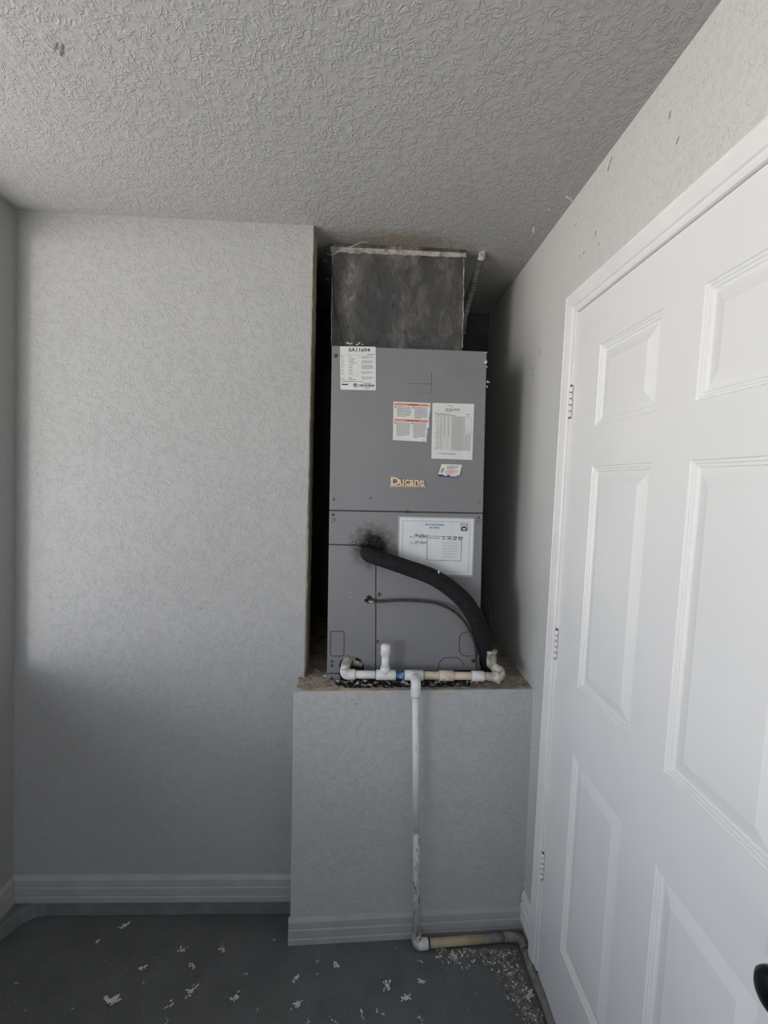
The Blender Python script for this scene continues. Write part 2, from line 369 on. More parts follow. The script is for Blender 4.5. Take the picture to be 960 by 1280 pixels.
# casing, mitred at the head
CW = .062
CP = [(.0, .006), (.002, .012), (.012, .013), (.014, .010), (.018, .010), (.021, .015), (.036, .018), (.050, .020), (.053, .016), (.056, .016), (.059, .019), (CW, .017), (CW, -.004), (0, -.004)]
def casing(paths, name):
    vs = []; k = len(CP)
    for end in (0, 1):
        for w, t in CP:
            y, z = paths(end, w); vs.append((XR-t, y, z))
    fs = [(i, (i+1) % k, (i+1) % k+k, i+k) for i in range(k)]+[tuple(range(k)), tuple(range(2*k-1, k-1, -1))]
    return lean(MB().add(vs, fs)).obj(name, M_case, door)
g = .003
casing(lambda e, w: (DY1+g+w, (DZ1+g+w) if e else .03), 'casing')
casing(lambda e, w: (DY0-g-w, (DZ1+g+w) if e else .03), 'casing')
casing(lambda e, w: ((DY0-g-w) if e else (DY1+g+w), DZ1+g+w), 'casing')
b = MB()
for q in ((DY1+.004, DY1+.02, 0, DZ1+.02), (DY0-.02, DY0-.004, 0, DZ1+.02), (DY0-.02, DY1+.02, DZ1+.004, DZ1+.02)): b.box(XR+.0, XR+.11, *q)
b.box(XR+.085, XR+.11, DY0-.02, DY1+.02, 0, DZ1+.02)
lean(b).obj('door_jamb', M_case, door)
# hinges, painted over
for (pyc) in ((722, 500), (702, 811), (684, 1100)):
    p = onX(pyc[0], pyc[1], XR-.012); zc = p.z; yc = DY1+.002
    hg = MB()
    hh = .044
    hg.box(XR-.0105, XR-.0085+.003, yc, yc+.012, zc-hh, zc+hh)
    h = lean(hg).obj('hinge', M_case, door)
    for k in range(5):
        z0 = zc-hh+k*2*hh/5
        dd = .0055 if k % 2 == 0 else .0042
        lean(MB().tube([(XR-.013, yc+.001, z0+.0012), (XR-.013, yc+.001, z0+2*hh/5-.0012)], dd, 12)).obj('knuckle', M_case, h)
    lean(MB().tube([(XR-.013, yc+.001, zc-hh-.003), (XR-.013, yc+.001, zc+hh+.004)], .003, 10)).obj('hinge_pin', M_screw, h)
# knob
kp = onX(974, 1243, XR-.055)
ky, kz = kp.y, kp.z
print('KNOB', ky, kz)
prof = [(0, .033), (.006, .033), (.008, .026), (.012, .0125), (.030, .0125), (.036, .020), (.042, .026), (.050, .0285), (.058, .0275), (.064, .021), (.067, .010), (.068, .0015)]
b = MB().tube([(FX-d, ky, kz) for d, _ in prof], [q for _, q in prof], 28)
b.obj('door_knob', M_knob, door, label='round black door knob')

# ------------------------------------------------------------------ air handler
YH = 1.600
hA, hB, hC, hD = onY(415, 432, YH), onY(608.5, 439.5, YH), onY(598.5, 848.5, YH), onY(408.5, 852, YH)
def HP(px, py, dy_=0.): p = onY(px, py, YH); p.y = YH-dy_; return p
ah = thing('air_handler', 'tall grey metal air handler cabinet standing on the plywood platform in the alcove', 'air handler', ((hC.x+hD.x)/2, YH+.26, ZP))
BK = YH+.54
b = MB()
fr_ = [Vector((p.x, YH+.012, p.z)) for p in (hA, hB)]+[Vector((hC.x, YH+.012, ZP+.002)), Vector((hD.x, YH+.012, ZP+.002))]
b.prism(fr_, (0, .53, 0)); cab = b.obj('cabinet', M_cabdark, ah)
def panel(px, name, mat=M_cab, th=.013, parent=None, bev=.0016):
    b = MB(); b.prism([Vector((q.x, YH, q.z)) for q in (HP(*p) for p in px)], (0, th, 0)); return b.obj(name, mat, parent or ah, bev)
def hedge(py, side, ins=0):   # x pixel of the cabinet's side at image row py
    return (415+(408.5-415)*(py-432)/(852-432)+ins) if side == 0 else (608.5+(598.5-608.5)*(py-439.5)/409-ins)
up = panel([(415, 432), (608.5, 439.5), (hedge(640.3, 1), 640.8), (hedge(637, 0), 637.2)], 'upper_panel')
lowr = panel([(hedge(638.6, 0), 638.8), (hedge(642.6, 1), 642.4), (hedge(841, 1), 837.5), (470.3, 840.5), (470.8, 681.5), (hedge(680, 0), 680)], 'lower_panel')
lowl = panel([(hedge(682, 0), 681.2), (469.6, 682.7), (469.1, 840.5), (455.5, 841), (455, 832), (451, 825), (446, 822.5), (431, 822.5), (426, 826), (424.5, 832), (424.4, 841.2), (hedge(841, 0), 841.4)], 'access_panel')
panel([(hedge(843, 0), 842.8), (424, 842.6), (426, 851), (hedge(851, 0), 851.5)], 'base_rail')
b = MB(); b.prism([HP(425, 823, -.0115), HP(454, 823, -.0115), HP(455, 838, -.0115), HP(598.6, 836, -.0115), HP(598.5, 848.5, -.0115), HP(424, 851.3, -.0115)], (0, .001, 0)); b.obj('dark_gap_plate', M_black, ah)  # flat black plate paints in the dark of the opening and under-cabinet gap
# knock-outs: thin raised outlines
def outline(pts, name, wpx=.55, closed=True, mat=M_black):
    b = MB(); P = [HP(*p, .0004) for p in pts]
    if closed: P.append(P[0])
    b.tube(P, .0011 if mat is M_black else .0006, 6, True); return b.obj(name, mat, ah)
def rr_(x0, y0, x1, y1, q, n=5, corners=(1, 1, 1, 1)):
    out = []
    for (cx, cy, a0, on) in ((x1-q, y0+q, -90, corners[1]), (x1-q, y1-q, 0, corners[2]), (x0+q, y1-q, 90, corners[3]), (x0+q, y0+q, 180, corners[0])):
        if not on:
            out.append((x1 if cx > (x0+x1)/2 else x0, y1 if cy > (y0+y1)/2 else y0)); continue
        for k in range(n+1):
            a = math.radians(a0+90*k/n); out.append((cx+q*math.cos(a), cy+q*math.sin(a)))
    return out
outline(rr_(413, 789, 430, 820, 3), 'knockout'); outline(rr_(574, 790, 597, 820, 9, 5, (1, 0, 0, 1)), 'knockout')
outline([(548, 836), (549, 828), (555, 822), (572, 822), (577, 826), (580, 832)], 'knockout', closed=False)
outline([(508, 479), (539.5, 480)], 'knockout', closed=False, mat=M_cabdark)
outline([(539.5, 465), (539, 492), (518, 492)], 'knockout', closed=False, mat=M_cabdark)
for (px, py, q, mt) in ((419.5, 444.5, .0055, 0), (417, 624, .004, 0), (599, 627, .004, 1), (416.3, 643.5, .0045, 0), (416.3, 650, .0055, 1), (598.3, 647, .004, 0), (598, 653, .0045, 1), (509, 639.5, .005, 0),
                        (442.5, 679, .0045, 1), (474, 743, .006, 0), (463, 622.5, .0025, 0), (414.6, 826.5, .0045, 0), (414.6, 832, .0045, 0), (414.4, 848, .0045, 0), (592, 826, .007, 0), (471.5, 802, .005, 0)):
    p = HP(px, py); s_ = MB().tube([(p.x, YH+.001, p.z), (p.x, YH-.0025, p.z), (p.x, YH-.0038, p.z)], [q*1.25, q, q*.65], 10).obj('screw', M_screw, ah)
    if mt: MB().tube([(p.x, YH-.003, p.z), (p.x, YH-.0045, p.z)], q*.5, 8).obj('screw_head', M_chip, s_)
# ---- flat print helpers
def textmesh(s, bold=0., shear=0.):
    cu = bpy.data.curves.new('t', 'FONT'); cu.body = s; cu.size = 1; cu.offset = bold; cu.shear = shear; cu.resolution_u = 3
    o = bpy.data.objects.new('t', cu); COL.objects.link(o)
    dg = bpy.context.evaluated_depsgraph_get(); me = bpy.data.meshes.new_from_object(o.evaluated_get(dg))
    vs = [v.co.copy() for v in me.vertices]; fs = [tuple(p.vertices) for p in me.polygons]
    bpy.data.objects.remove(o); bpy.data.curves.remove(cu); bpy.data.meshes.remove(me)
    x0 = min(v.x for v in vs); x1 = max(v.x for v in vs); y0 = min(v.y for v in vs); y1 = max(v.y for v in vs)
    return [((v.x-x0)/(x1-x0), (v.y-y0)/(y1-y0)) for v in vs], fs
class Sheet:
    """corner pixels tl,tr,br,bl of a sheet on the cabinet front; u,v run 0..1 from the top left"""
    def __init__(s, tl, tr, br, bl, off=.0012, tilt=0.):
        s.c = [HP(*p) for p in (tl, tr, br, bl)]; s.off = off; s.tilt = tilt
    def P(s, u_, v_, lift=0.):
        a, b_, c, d = s.c; p = (a*(1-u_)+b_*u_)*(1-v_)+(d*(1-u_)+c*u_)*v_
        return Vector((p.x, YH-s.off-lift-s.tilt*v_, p.z))
    def paper(s, name, mat, parent, outline_=None, th=.0009, label=None, kind=None):
        pts = outline_ or [(0, 0), (1, 0), (1, 1), (0, 1)]
        b = MB(); b.prism([s.P(*q) for q in pts], (0, th, 0)); return b.obj(name, mat, parent, 0, kind, label)
    def rect(s, b, u0, v0, u1, v1, lift=.0003):
        b.add([s.P(u0, v0, lift), s.P(u1, v0, lift), s.P(u1, v1, lift), s.P(u0, v1, lift)], [(0, 1, 2, 3)])
    def frame(s, b, u0, v0, u1, v1, wu, wv):
        s.rect(b, u0, v0, u1, v0+wv); s.rect(b, u0, v1-wv, u1, v1); s.rect(b, u0, v0, u0+wu, v1); s.rect(b, u1-wu, v0, u1, v1)
    def text(s, b, t, u0, v0, u1, v1, bold=0., shear=0., lift=.0004, slope=0.):
        vs, fs = textmesh(t, bold, shear)
        b.add([s.P(u0+(u1-u0)*x, v1-(v1-v0)*y+slope*x, lift) for x, y in vs], fs)
    def lines(s, b, u0, v0, u1, n, dv, hh, rg, short=.8):      # rows of illegible small print as word-length bars
        for k in range(n):
            v_ = v0+k*dv; x = u0; e = u0+(u1-u0)*(1 if k < n-1 else rg.uniform(.4, .8))*rg.uniform(.93, 1)
            while x < e-.004:
                w = min(rg.uniform(.02, .06), e-x); s.rect(b, x, v_, x+w, v_+hh); x += w+.012
rg = random.Random(3)
# rating label
S = Sheet((425, 433), (469.7, 433.6), (470, 488), (425.6, 487))
q = [(x, y) for x, y in rr_(0, 0, 1, 1, .03, 3)]
sp = S.paper('rating_label', M_paper, ah, q, label='white rating label with number at the cabinet top')
b = MB(); S.text(b, 'SA11694', .24, .035, .84, .12, .02); b.obj('printed_number', M_ink, sp)
b = MB()
for k, v_ in enumerate((.225, .28, .33, .375, .43, .48, .53, .575, .63, .715, .755)):
    S.lines(b, .03, v_, .16, 1, 0, .014, rg); S.lines(b, .24, v_, .24+rg.choice((.1, .16, .2, .3)), 1, 0, .014, rg)
S.rect(b, .03, .80, .64, .812); S.rect(b, .77, .172, .96, .186)
S.rect(b, .65, .835, .86, .848); S.rect(b, .67, .945, .82, .957)
b.obj('printed_rows', M_grey, sp, kind='stuff')
b = MB()
for v0, n in ((.225, 3), (.32, 4), (.42, 6), (.575, 3), (.69, 4)): S.lines(b, .60, v0, .93, n, .018, .010, rg)
S.rect(b, .02, .192, .75, .197); b.obj('fine_print', M_lgrey, sp, kind='stuff')
b = MB(); S.text(b, '', 0, 0, 1, 1) if 0 else None
S.rect(b, .04, .865, .21, .895)
x = .52
while x < .96:
    w = rg.choice((.005, .01, .02)); S.rect(b, x, .868, x+w, .92); x += w+rg.choice((.006, .012))
for k in range(16):
    a0, a1 = 2*math.pi*k/16, 2*math.pi*(k+1)/16; cu_, cv, ru, rv = .42, .893, .062, .045
    b.add([S.P(cu_+ru*math.cos(a)*q_, cv+rv*math.sin(a)*q_, .0003) for a, q_ in ((a0, 1), (a1, 1), (a1, .72), (a0, .72))], [(0, 1, 2, 3)])
S.rect(b, .405, .862, .43, .922); S.rect(b, .385, .872, .45, .885)
b.obj('barcode_and_marks', M_ink, sp, kind='stuff')
# warning label, torn at the right
S = Sheet((492, 502), (538.3, 504), (536.5, 552.5), (491, 550))
torn = [(0, 0), (1, 0), (.985, .1), (1.0, .16), (.975, .3), (.97, .45), (.985, .62), (.93, .66), (.945, .74), (.92, .85), (.925, 1), (0, 1)]
sp = S.paper('warning_label', M_paper, ah, torn, label='white and orange warning sticker, torn along its right edge')
b = MB(); S.rect(b, .03, .035, .955, .095); S.rect(b, .03, .445, .935, .505); b.obj('orange_band', M_red, sp)
b = MB(); S.text(b, 'WARNING', .40, .045, .66, .085, .02, 0, .0006); S.text(b, 'CAUTION', .34, .455, .68, .495, .02, 0, .0006)
for u_, v_ in ((.035, .12), (.035, .53), (.52, .12), (.50, .53)): S.rect(b, u_, v_, u_+.035, v_+.035)
b.obj('band_lettering', M_ink, sp, kind='stuff')
b = MB()
S.lines(b, .10, .125, .48, 9, .030, .013, rg); S.lines(b, .58, .125, .92, 10, .030, .013, rg)
S.lines(b, .09, .535, .47, 12, .030, .013, rg); S.lines(b, .55, .535, .90, 13, .030, .013, rg); S.rect(b, .82, .95, .87, .965)
b.obj('fine_print', M_grey, sp, kind='stuff')
# airflow chart
S = Sheet((540.6, 503.6), (592.6, 505), (590.2, 575), (539.2, 573))
sp = S.paper('data_chart', M_paper, ah, label='white data table sheet right of the torn warning sticker')
b = MB()
S.lines(b, .37, .035, .60, 1, 0, .010, rg); S.lines(b, .44, .062, .57, 1, 0, .010, rg)
S.lines(b, .31, .095, .68, 3, .021, .011, rg); S.lines(b, .05, .185, .92, 1, 0, .011, rg); S.lines(b, .10, .21, .92, 1, 0, .011, rg); S.lines(b, .14, .90, .80, 1, 0, .012, rg)
S.rect(b, .82, .187, .89, .199)
b.obj('fine_print', M_grey, sp, kind='stuff')
b = MB()
for k in range(25): S.rect(b, .05 if k % 4 == 0 else .15, .235+k*.0245, (.94 if k > 12 or k % 12 == 0 else .80), .2385+k*.0245)
for u_ in (.08, .16, .27, .37, .47, .53, .58, .63, .68, .73, .80, .87, .94): S.rect(b, u_, .225, u_+.005, .83)
for k in range(25):
    for u_ in (.11, .20, .29, .39, .49, .545, .595, .645, .69, .75, .82, .89):
        if u_ > .80 and k < 13: continue
        if u_ in (.29, .39) and k > 14: continue
        S.rect(b, u_, .243+k*.0245, u_+.03, .253+k*.0245)
b.obj('table_grid', M_lgrey, sp, kind='stuff')
# emblem
S = Sheet((488, 596.5), (531.5, 598.5), (531.5, 609), (488, 608.5), .001)
em = thing('emblem', 'small worn gold nameplate badge below the warning sticker', 'badge', (0, 0, 0)) if 0 else None
bar = MB(); bar.prism([S.P(0, .80), S.P(1, .80), S.P(1.02, 1.02), S.P(-.01, 1.02)], (0, -.004, 0)); 
bo = bar.obj('nameplate', M_gold2, ah, .0005, label='worn gold nameplate badge with raised letters')
def raised(S, t, u0, v0, u1, v1, d, bold=.02):
    cu = bpy.data.curves.new('t', 'FONT'); cu.body = t; cu.size = 1; cu.offset = bold; cu.extrude = .5; cu.resolution_u = 3
    o = bpy.data.objects.new('t', cu); COL.objects.link(o)
    me = bpy.data.meshes.new_from_object(o.evaluated_get(bpy.context.evaluated_depsgraph_get()))
    vs = [v.co.copy() for v in me.vertices]; fs = [tuple(p.vertices) for p in me.polygons]
    bpy.data.objects.remove(o); bpy.data.curves.remove(cu); bpy.data.meshes.remove(me)
    x0 = min(v.x for v in vs); x1 = max(v.x for v in vs); y0 = min(v.y for v in vs); y1 = max(v.y for v in vs)
    b = MB(); b.add([S.P(u0+(u1-u0)*(v.x-x0)/(x1-x0), v1-(v1-v0)*(v.y-y0)/(y1-y0), d*(v.z+.5)) for v in vs], fs); return b
raised(S, 'D', .01, -.02, .27, .82, .004, .035).obj('raised_letters', M_gold, bo)
raised(S, 'ucane', .26, .16, .97, .82, .004, .02).obj('raised_letters', M_gold, bo)
# fluff on the cabinet
def lint(b, c, sz, seed, n=4, up_=.6):
    rr = random.Random(seed); c = Vector(c)
    for k in range(n):
        d = Vector((rr.uniform(-1, 1), rr.uniform(-1, 1), rr.uniform(0, up_))).normalized()
        b.blob(c+d*sz*rr.uniform(.2, .9), (sz*rr.uniform(.35, .9), sz*rr.uniform(.12, .3), sz*rr.uniform(.08, .2)), d, rr.random(), .35)
    return b

# ---- laminated filter record
S = Sheet((497.6, 645), (593.4, 647.2), (591.2, 721), (496.6, 717.2), .0022)
nt_ = thing('filter_record_sheet', 'laminated white air filter record sheet behind the black insulated pipe', 'notice', S.P(.5, 1))
S.paper('laminate', M_lam, nt_, th=.0008)
S2 = Sheet((499.5, 646.5), (592, 648.8), (589.6, 718.6), (498.6, 714.8), .0030)
S2.paper('page', M_paper2, nt_, th=.0007)
b = MB(); S2.text(b, 'AIR CONDITIONING', .345, .10, .60, .135, .02); S2.text(b, 'FILTERS', .40, .155, .54, .19, .02); b.obj('blue_heading', M_blue, nt_, kind='stuff')
b = MB(); S2.frame(b, .04, .055, .95, .96, .0035, .005); b.obj('page_border', M_grey, nt_)
b = MB()
S2.frame(b, .375, .32, .845, .76, .006, .007)
S2.text(b, 'Size:', .14, .335, .185, .36, .01); S2.text(b, 'Freq:', .14, .445, .185, .475, .01); S2.text(b, 'Date Changed:', .40, .345, .54, .375, .01)
S2.frame(b, .825, .085, .92, .215, .008, .010)
house = [(.838, .155), (.872, .125), (.907, .155), (.907, .205), (.838, .205)]
b.add([S2.P(x, y, .0003) for x, y in house], [(0, 1, 2, 3, 4)])
for x, y in ((.842, .105), (.862, .11), (.886, .105), (.903, .112)): S2.rect(b, x, y, x+.008, y+.012)
b.obj('printed_form', M_ink, nt_, kind='stuff')
b = MB(); S2.rect(b, .855, .165, .890, .195, .0005); b.obj('logo_detail', M_paper2, nt_)
b = MB()
for k in range(6): S2.rect(b, .58, .435+k*.05, .79, .441+k*.05)
b.obj('ruled_lines', M_lgrey, nt_, kind='stuff')
b = MB(); S2.text(b, '19 x22x1', .20, .29, .375, .35, .035, .3, slope=.01); S2.text(b, '2 - 14 - 23  KV', .58, .325, .865, .385, .035, .3)
S2.text(b, '30 days', .20, .42, .37, .49, .0, .4, slope=-.01); b.obj('handwriting', M_ink, nt_, kind='stuff')
# ---- business card magnet
S = Sheet((552, 580), (577.5, 581), (573, 597.5), (546.5, 596), .0015, .006)
cdg = thing('business_card', 'small tilted blue and white business card stuck below the data table', 'card', S.P(.5, 1))
S.paper('card', M_paper, cdg, th=.0012)
b = MB(); S.rect(b, .02, .80, .98, .99); S.rect(b, .0, .83, .2, .98); b.obj('blue_stripe', M_navy, cdg)
b = MB(); S.rect(b, .26, .80, .42, .88, .0006); S.rect(b, .55, .82, .9, .90, .0006); b.obj('stripe_print', M_paper, cdg, kind='stuff')
b = MB(); S.lines(b, .3, .12, .85, 3, .09, .045, rg); b.obj('fine_print', M_grey, cdg, kind='stuff')
b = MB(); S.lines(b, .32, .44, .9, 3, .11, .07, rg); b.obj('red_print', M_red, cdg, kind='stuff')
b = MB(); b.add([S.P(.13+.075*math.cos(a), .5+.22*math.sin(a), .0004) for a in [k*math.pi/5 for k in range(10)]], [tuple(range(10))]); b.obj('printed_figure', M_skin, cdg)

# ------------------------------------------------------------------ duct above the cabinet
YD = 1.7214
dA, dB = onY(414.5, 314, YD), onY(581, 322, YD)
dt = thing('supply_duct', 'dark smeared metal duct rising from the air handler to the ceiling', 'duct', ((dA.x+dB.x)/2, YD+.2, hA.z))
b = MB(); dC, dDn = onY(578, 440, YD), onY(414, 440, YD)
b.prism([dA, dB, dC, dDn], (0, .40, 0))
b.v = [(x, y, (H if z > 2.2 else hA.z+.002)) for x, y, z in b.v]
b.obj('duct_body', M_duct, dt, .002)
b = MB(); n = 50; top = []; bot = []
for i in range(n+1):
    t = i/n; a = onY(413.5+169*t, 309+4*t, YD); c = onY(413.5+169*t, 316+6.5*t+2.2*noise.noise(Vector((t*22, 3, 0)))+1.2*noise.noise(Vector((t*60, 7, 0))), YD)
    top.append(Vector((a.x, YD-.006, H-.016))); bot.append(Vector((c.x, YD-.006, c.z)))
b.prism(top+bot[::-1], (0, .005, 0)); b.obj('ceiling_flange', M_lip, dt, label='dirty off-white flange with ragged lower edge')
for side in (0, 1):
    b = MB(); pl = []
    for i in range(31):
        t = i/30; px = (415.5 if side == 0 else 580.5)+(-1 if side == 0 else -2.5)*t; p = onY(px+rnd.uniform(-.5, .5), 318+116*t, YD); pl.append(Vector((p.x, YD-.001, p.z)))
    b.tube(pl, [.0008+.0014*rnd.random() for _ in pl], 6); b.obj('mastic_bead', M_lip, dt)
b = MB(); rr = random.Random(11)
for k in range(46):
    px, py = rr.uniform(420, 575), rr.uniform(326, 428); p = onY(px, py, YD)
    b.blob((p.x, YD-.0005, p.z), (rr.uniform(.004, .012), rr.uniform(.002, .004), rr.uniform(.0015, .003)), (rr.uniform(-.3, .3), 0, 1), k, .5)
b.obj('mastic_smears', M_duct, dt, kind='stuff')
MB().tube([(onY(517, 427, YD).x, YD, onY(517, 427, YD).z), (onY(517, 427, YD).x, YD-.004, onY(517, 427, YD).z)], .004, 8).obj('screw', M_screw, dt)
# flexible conduit to the right of the duct
c0 = onZ(606, 303, H); yc = max(c0.y, 1.72); yc = 1.74
pts = [onY(606, 300, yc), onY(603, 316, yc), onY(598, 335, yc+.02), onY(591, 357, yc+.05), onY(585, 378, yc+.09), onY(580, 398, yc+.14), onY(578, 418, yc+.18)]
pts[0].z = H
cn = thing('flexible_conduit', 'ribbed flexible metal conduit dropping from the ceiling beside the duct', 'conduit', pts[-1])
sp_ = smoothpath(pts, 14)
cut = 22
def ribbed(P, r0):
    out = []; rad = []
    for i, p in enumerate(P): out.append(p); rad.append(r0*(1.18 if i % 2 else .82))
    return MB().tube(out, rad, 12, True, False)
ribbed(sp_[:cut+1], .0125).obj('painted_end', M_conduitw, cn, label='conduit end speckled with white ceiling paint')
ribbed(sp_[cut:], .0120).obj('conduit', M_conduit, cn)

# ------------------------------------------------------------------ insulated refrigerant line
b_pts = [(458, 690, .00), (461, 694, .05), (480, 700, .062), (510, 710, .058), (540, 721, .055), (565, 737, .055), (585, 757, .055), (597.5, 780, .042), (605, 803, .014), (609.5, 826, -.026), (612, 848, -.06)]
P = []
for px, py, d in b_pts: P.append(onY(px, py, YH-d))
P[0].y = YH+.02; P[-1].z = max(P[-1].z, ZP+.001)
rl = thing('refrigerant_line', 'thick black insulated refrigerant pipe curving down the cabinet front', 'pipe', P[-1])
S_ = smoothpath(P, 8)
rad = []
for i in range(len(S_)):
    t = i/(len(S_)-1); rad.append(.022+.007*math.sin(min(1, t*1.6)*math.pi*.5)+.0006*noise.noise(Vector((t*20, 0, 0))))
MB().tube(S_, rad, 22).obj('insulation', M_foam, rl)
b = MB(); c = HP(466, 681)
b = MB(); rr = random.Random(5)
for k in range(26):
    a = rr.uniform(0, 2*math.pi); q = rr.uniform(0, .036); 
    b.blob((c.x+q*math.cos(a)*1.05, YH-.003, c.z+q*math.sin(a)*.85), (rr.uniform(.008, .014), rr.uniform(.004, .007), rr.uniform(.003, .006)), (1, 0, rr.uniform(-1, 1)), k, .35)
b.obj('foam_seal', M_spray, rl, label='sooty black sealant around the pipe hole')
b = MB(); c2 = onY(459, 692, YH-.035); rr = random.Random(6)
for k in range(12):
    a = rr.uniform(-.3, 3.4); b.blob((c.x-.012+.03*math.cos(a), YH-.02-.012*rr.random(), c.z-.012+.024*math.sin(a)), (.006, .004, .004), (math.cos(a), 0, math.sin(a)), k+40, .5)
b.obj('tape_scraps', M_foam, rl)
tri = onY(547, 714, YH-.085)
b = MB().add([tri, tri+Vector((.008, -.001, .003)), tri+Vector((.004, -.001, -.009)), tri+Vector((.004, .004, 0))], [(0, 1, 2), (0, 3, 1), (1, 3, 2), (2, 3, 0)])
b.obj('white_tag', M_fluff, rl)
# thin copper line
cp = [(462, 749, -.01), (463, 750, .012), (472, 752, .018), (500, 750.5, .02), (530, 752, .02), (548, 755, .022), (567, 764, .025), (582, 779, .03), (592, 800, .034), (595.5, 820, .032), (596, 842, .028)]
P = [onY(a, c, YH-d) for a, c, d in cp]; P[-1].z = max(P[-1].z, ZP+.004)
cl = thing('copper_line', 'thin dark copper tube curving beneath the insulated pipe', 'tube', P[-1])
MB().tube(smoothpath(P, 7), .0046, 10).obj('copper_tube', M_copper, cl)
b = MB(); c = HP(461, 749); rr = random.Random(9)
for k in range(9): b.blob((c.x+rr.uniform(-.009, .009), YH-.003, c.z+rr.uniform(-.009, .009)), (.009, .006, .006), (1, 0, rr.uniform(-1, 1)), k, .35)
b.obj('hole_seal', M_spray, cl)
MB().tube([onY(462, 751, YH-.004), onY(467, 753, YH-.022)], .006, 10).obj('tube_nut', M_lip, cl)
# thin wire at the right of the cabinet
P = [onY(608, 740, 1.70), onY(613, 765, 1.68), onY(614, 790, 1.66), onY(613.5, 815, 1.64)]; 
tag(recenter(MB().tube(smoothpath(P, 6), .0012, 6).obj('thin_wire', M_screw)), 'thin wire hanging into the open drain riser right of the cabinet', 'wire')

# ------------------------------------------------------------------ drain pipework
YPI = 1.545; R1, R2 = .0134, .0172
def PP(px, py, y=YPI): return onY(px, py, y)
dr = thing('drain_pipework', 'white condensate drain pipework along the platform top, down its front and along the floor', 'pipe', (PP(520, 862).x, 1.49, 0))
zrun = PP(480, 843.5).z
def X_(px): return PP(px, 843.5).x
def run(x0, x1, rr__, name, mat, z=None, parent=None, y=YPI, seg=18):
    zz = zrun if z is None else z
    # rims: a tiny chamfer makes each fitting end read
    e = .0012
    return MB().tube([(x0, y, zz), (x0+e, y, zz), (x1-e, y, zz), (x1, y, zz)], [rr__-e, rr__, rr__, rr__-e], seg).obj(name, mat, parent or dr)
zrun = max(zrun, ZP+R2+.001)
# elbow group at the left
ex = X_(431)
zt = PP(433, 833).z
yb = YPI
MB().tube(smoothpath([(ex+.035, YH+.03, zt), (ex+.012, YH+.012, zt+.002), (ex+.002, YPI+.018, zt-.002), (ex, YPI+.004, zt-.016)], 6), R2*.92, 16).obj('elbow', M_pvcdirty, dr)
MB().tube([onY(441, 827.5, YH+.006), onY(453, 831, YH+.008)], .010, 14).obj('pipe', M_pvcdirty, dr)
MB().tube(smoothpath([(ex, YPI, zt-.008), (ex, YPI, zrun+.012), (ex+.004, YPI, zrun+.002), (ex+.016, YPI, zrun), (X_(444), YPI, zrun)], 5), R2, 18).obj('elbow', M_pvc, dr)
run(X_(443), X_(471), R1, 'pipe', M_pvc)
run(X_(468.5), X_(470.6), R1*1.06, 'cement_ring', M_primer)
# tee with capped stub
t1 = run(X_(470), X_(494.5), R2, 'tee', M_pvc)
cx = X_(481.2)
MB().tube([(cx, YPI, zrun), (cx, YPI, zrun+.028), (cx, YPI, zrun+.0292)], [R2*.96, R2*.96, R2*.9], 18).obj('tee_branch', M_pvc, t1)
zc = PP(481, 819).z
MB().tube([(cx, YPI, zrun+.02), (cx, YPI, zc+.004)], R1, 18).obj('pipe', M_pvc, dr)
ztop = PP(481, 804.5).z
MB().tube([(cx, YPI, zc), (cx, YPI, zc+.001), (cx, YPI, ztop-.010), (cx, YPI, ztop-.004), (cx, YPI, ztop-.001), (cx, YPI, ztop)], [R2*.93, R2, R2, R2*.85, R2*.5, .001], 20).obj('cap', M_pvc, dr)
run(X_(494), X_(506), R1, 'pipe', M_primer)
t2 = run(X_(505.5), X_(529), R2, 'tee', M_pvc)
# branch forward and elbow down at the front
dx = PP(519.5, 860, 1.49).x; yd = 1.485
MB().tube([(dx, YPI, zrun), (dx, YPI-.022, zrun)], R2*.98, 18).obj('tee_branch', M_pvc, t2)
MB().tube(smoothpath([(dx, YPI-.018, zrun), (dx, yd+.014, zrun), (dx, yd+.003, zrun-.004), (dx, yd, zrun-.018), (dx, yd, zrun-.046)], 5), R2*.95, 18).obj('elbow', M_pvc, dr)
run(X_(528.5), X_(530.5), R1*1.08, 'cement_ring', M_primer)
run(X_(530), X_(550), R1, 'pipe', M_pvcold)
run(X_(549), X_(567), R2, 'coupling', M_pvcstain)
run(X_(566.5), X_(590), R1, 'pipe', M_pvcold)
run(X_(589.5), X_(605), R2, 'coupling', M_pvc)
run(X_(604.5), X_(618), R1, 'pipe', M_pvcdirty)
re = X_(626)
rtop = onY(614.5, 813, YPI+.030)
ra = Vector((rtop.x+.002, YPI+.030, zrun+.026))
MB().tube(smoothpath([(X_(615.5), YPI, zrun), (re-.012, YPI, zrun), (re-.001, YPI+.003, zrun+.003), (re, YPI+.014, zrun+.013), (re-.012, YPI+.024, zrun+.021), ra], 5), [R2]*10+[R2*.97]*8+[R2*.86]*8, 18).obj('elbow', M_pvcdirty, dr)
MB().tube([ra-Vector((0, 0, .006)), ra+Vector((0, 0, .001)), Vector((rtop.x, rtop.y, rtop.z-.008)), Vector((rtop.x, rtop.y, rtop.z-.007)), rtop], [R2*.8, R2, R2, R2*1.14, R2*1.14], 18).obj('riser', M_pvcdirty, dr, label='grimy open riser with lint around its rim')
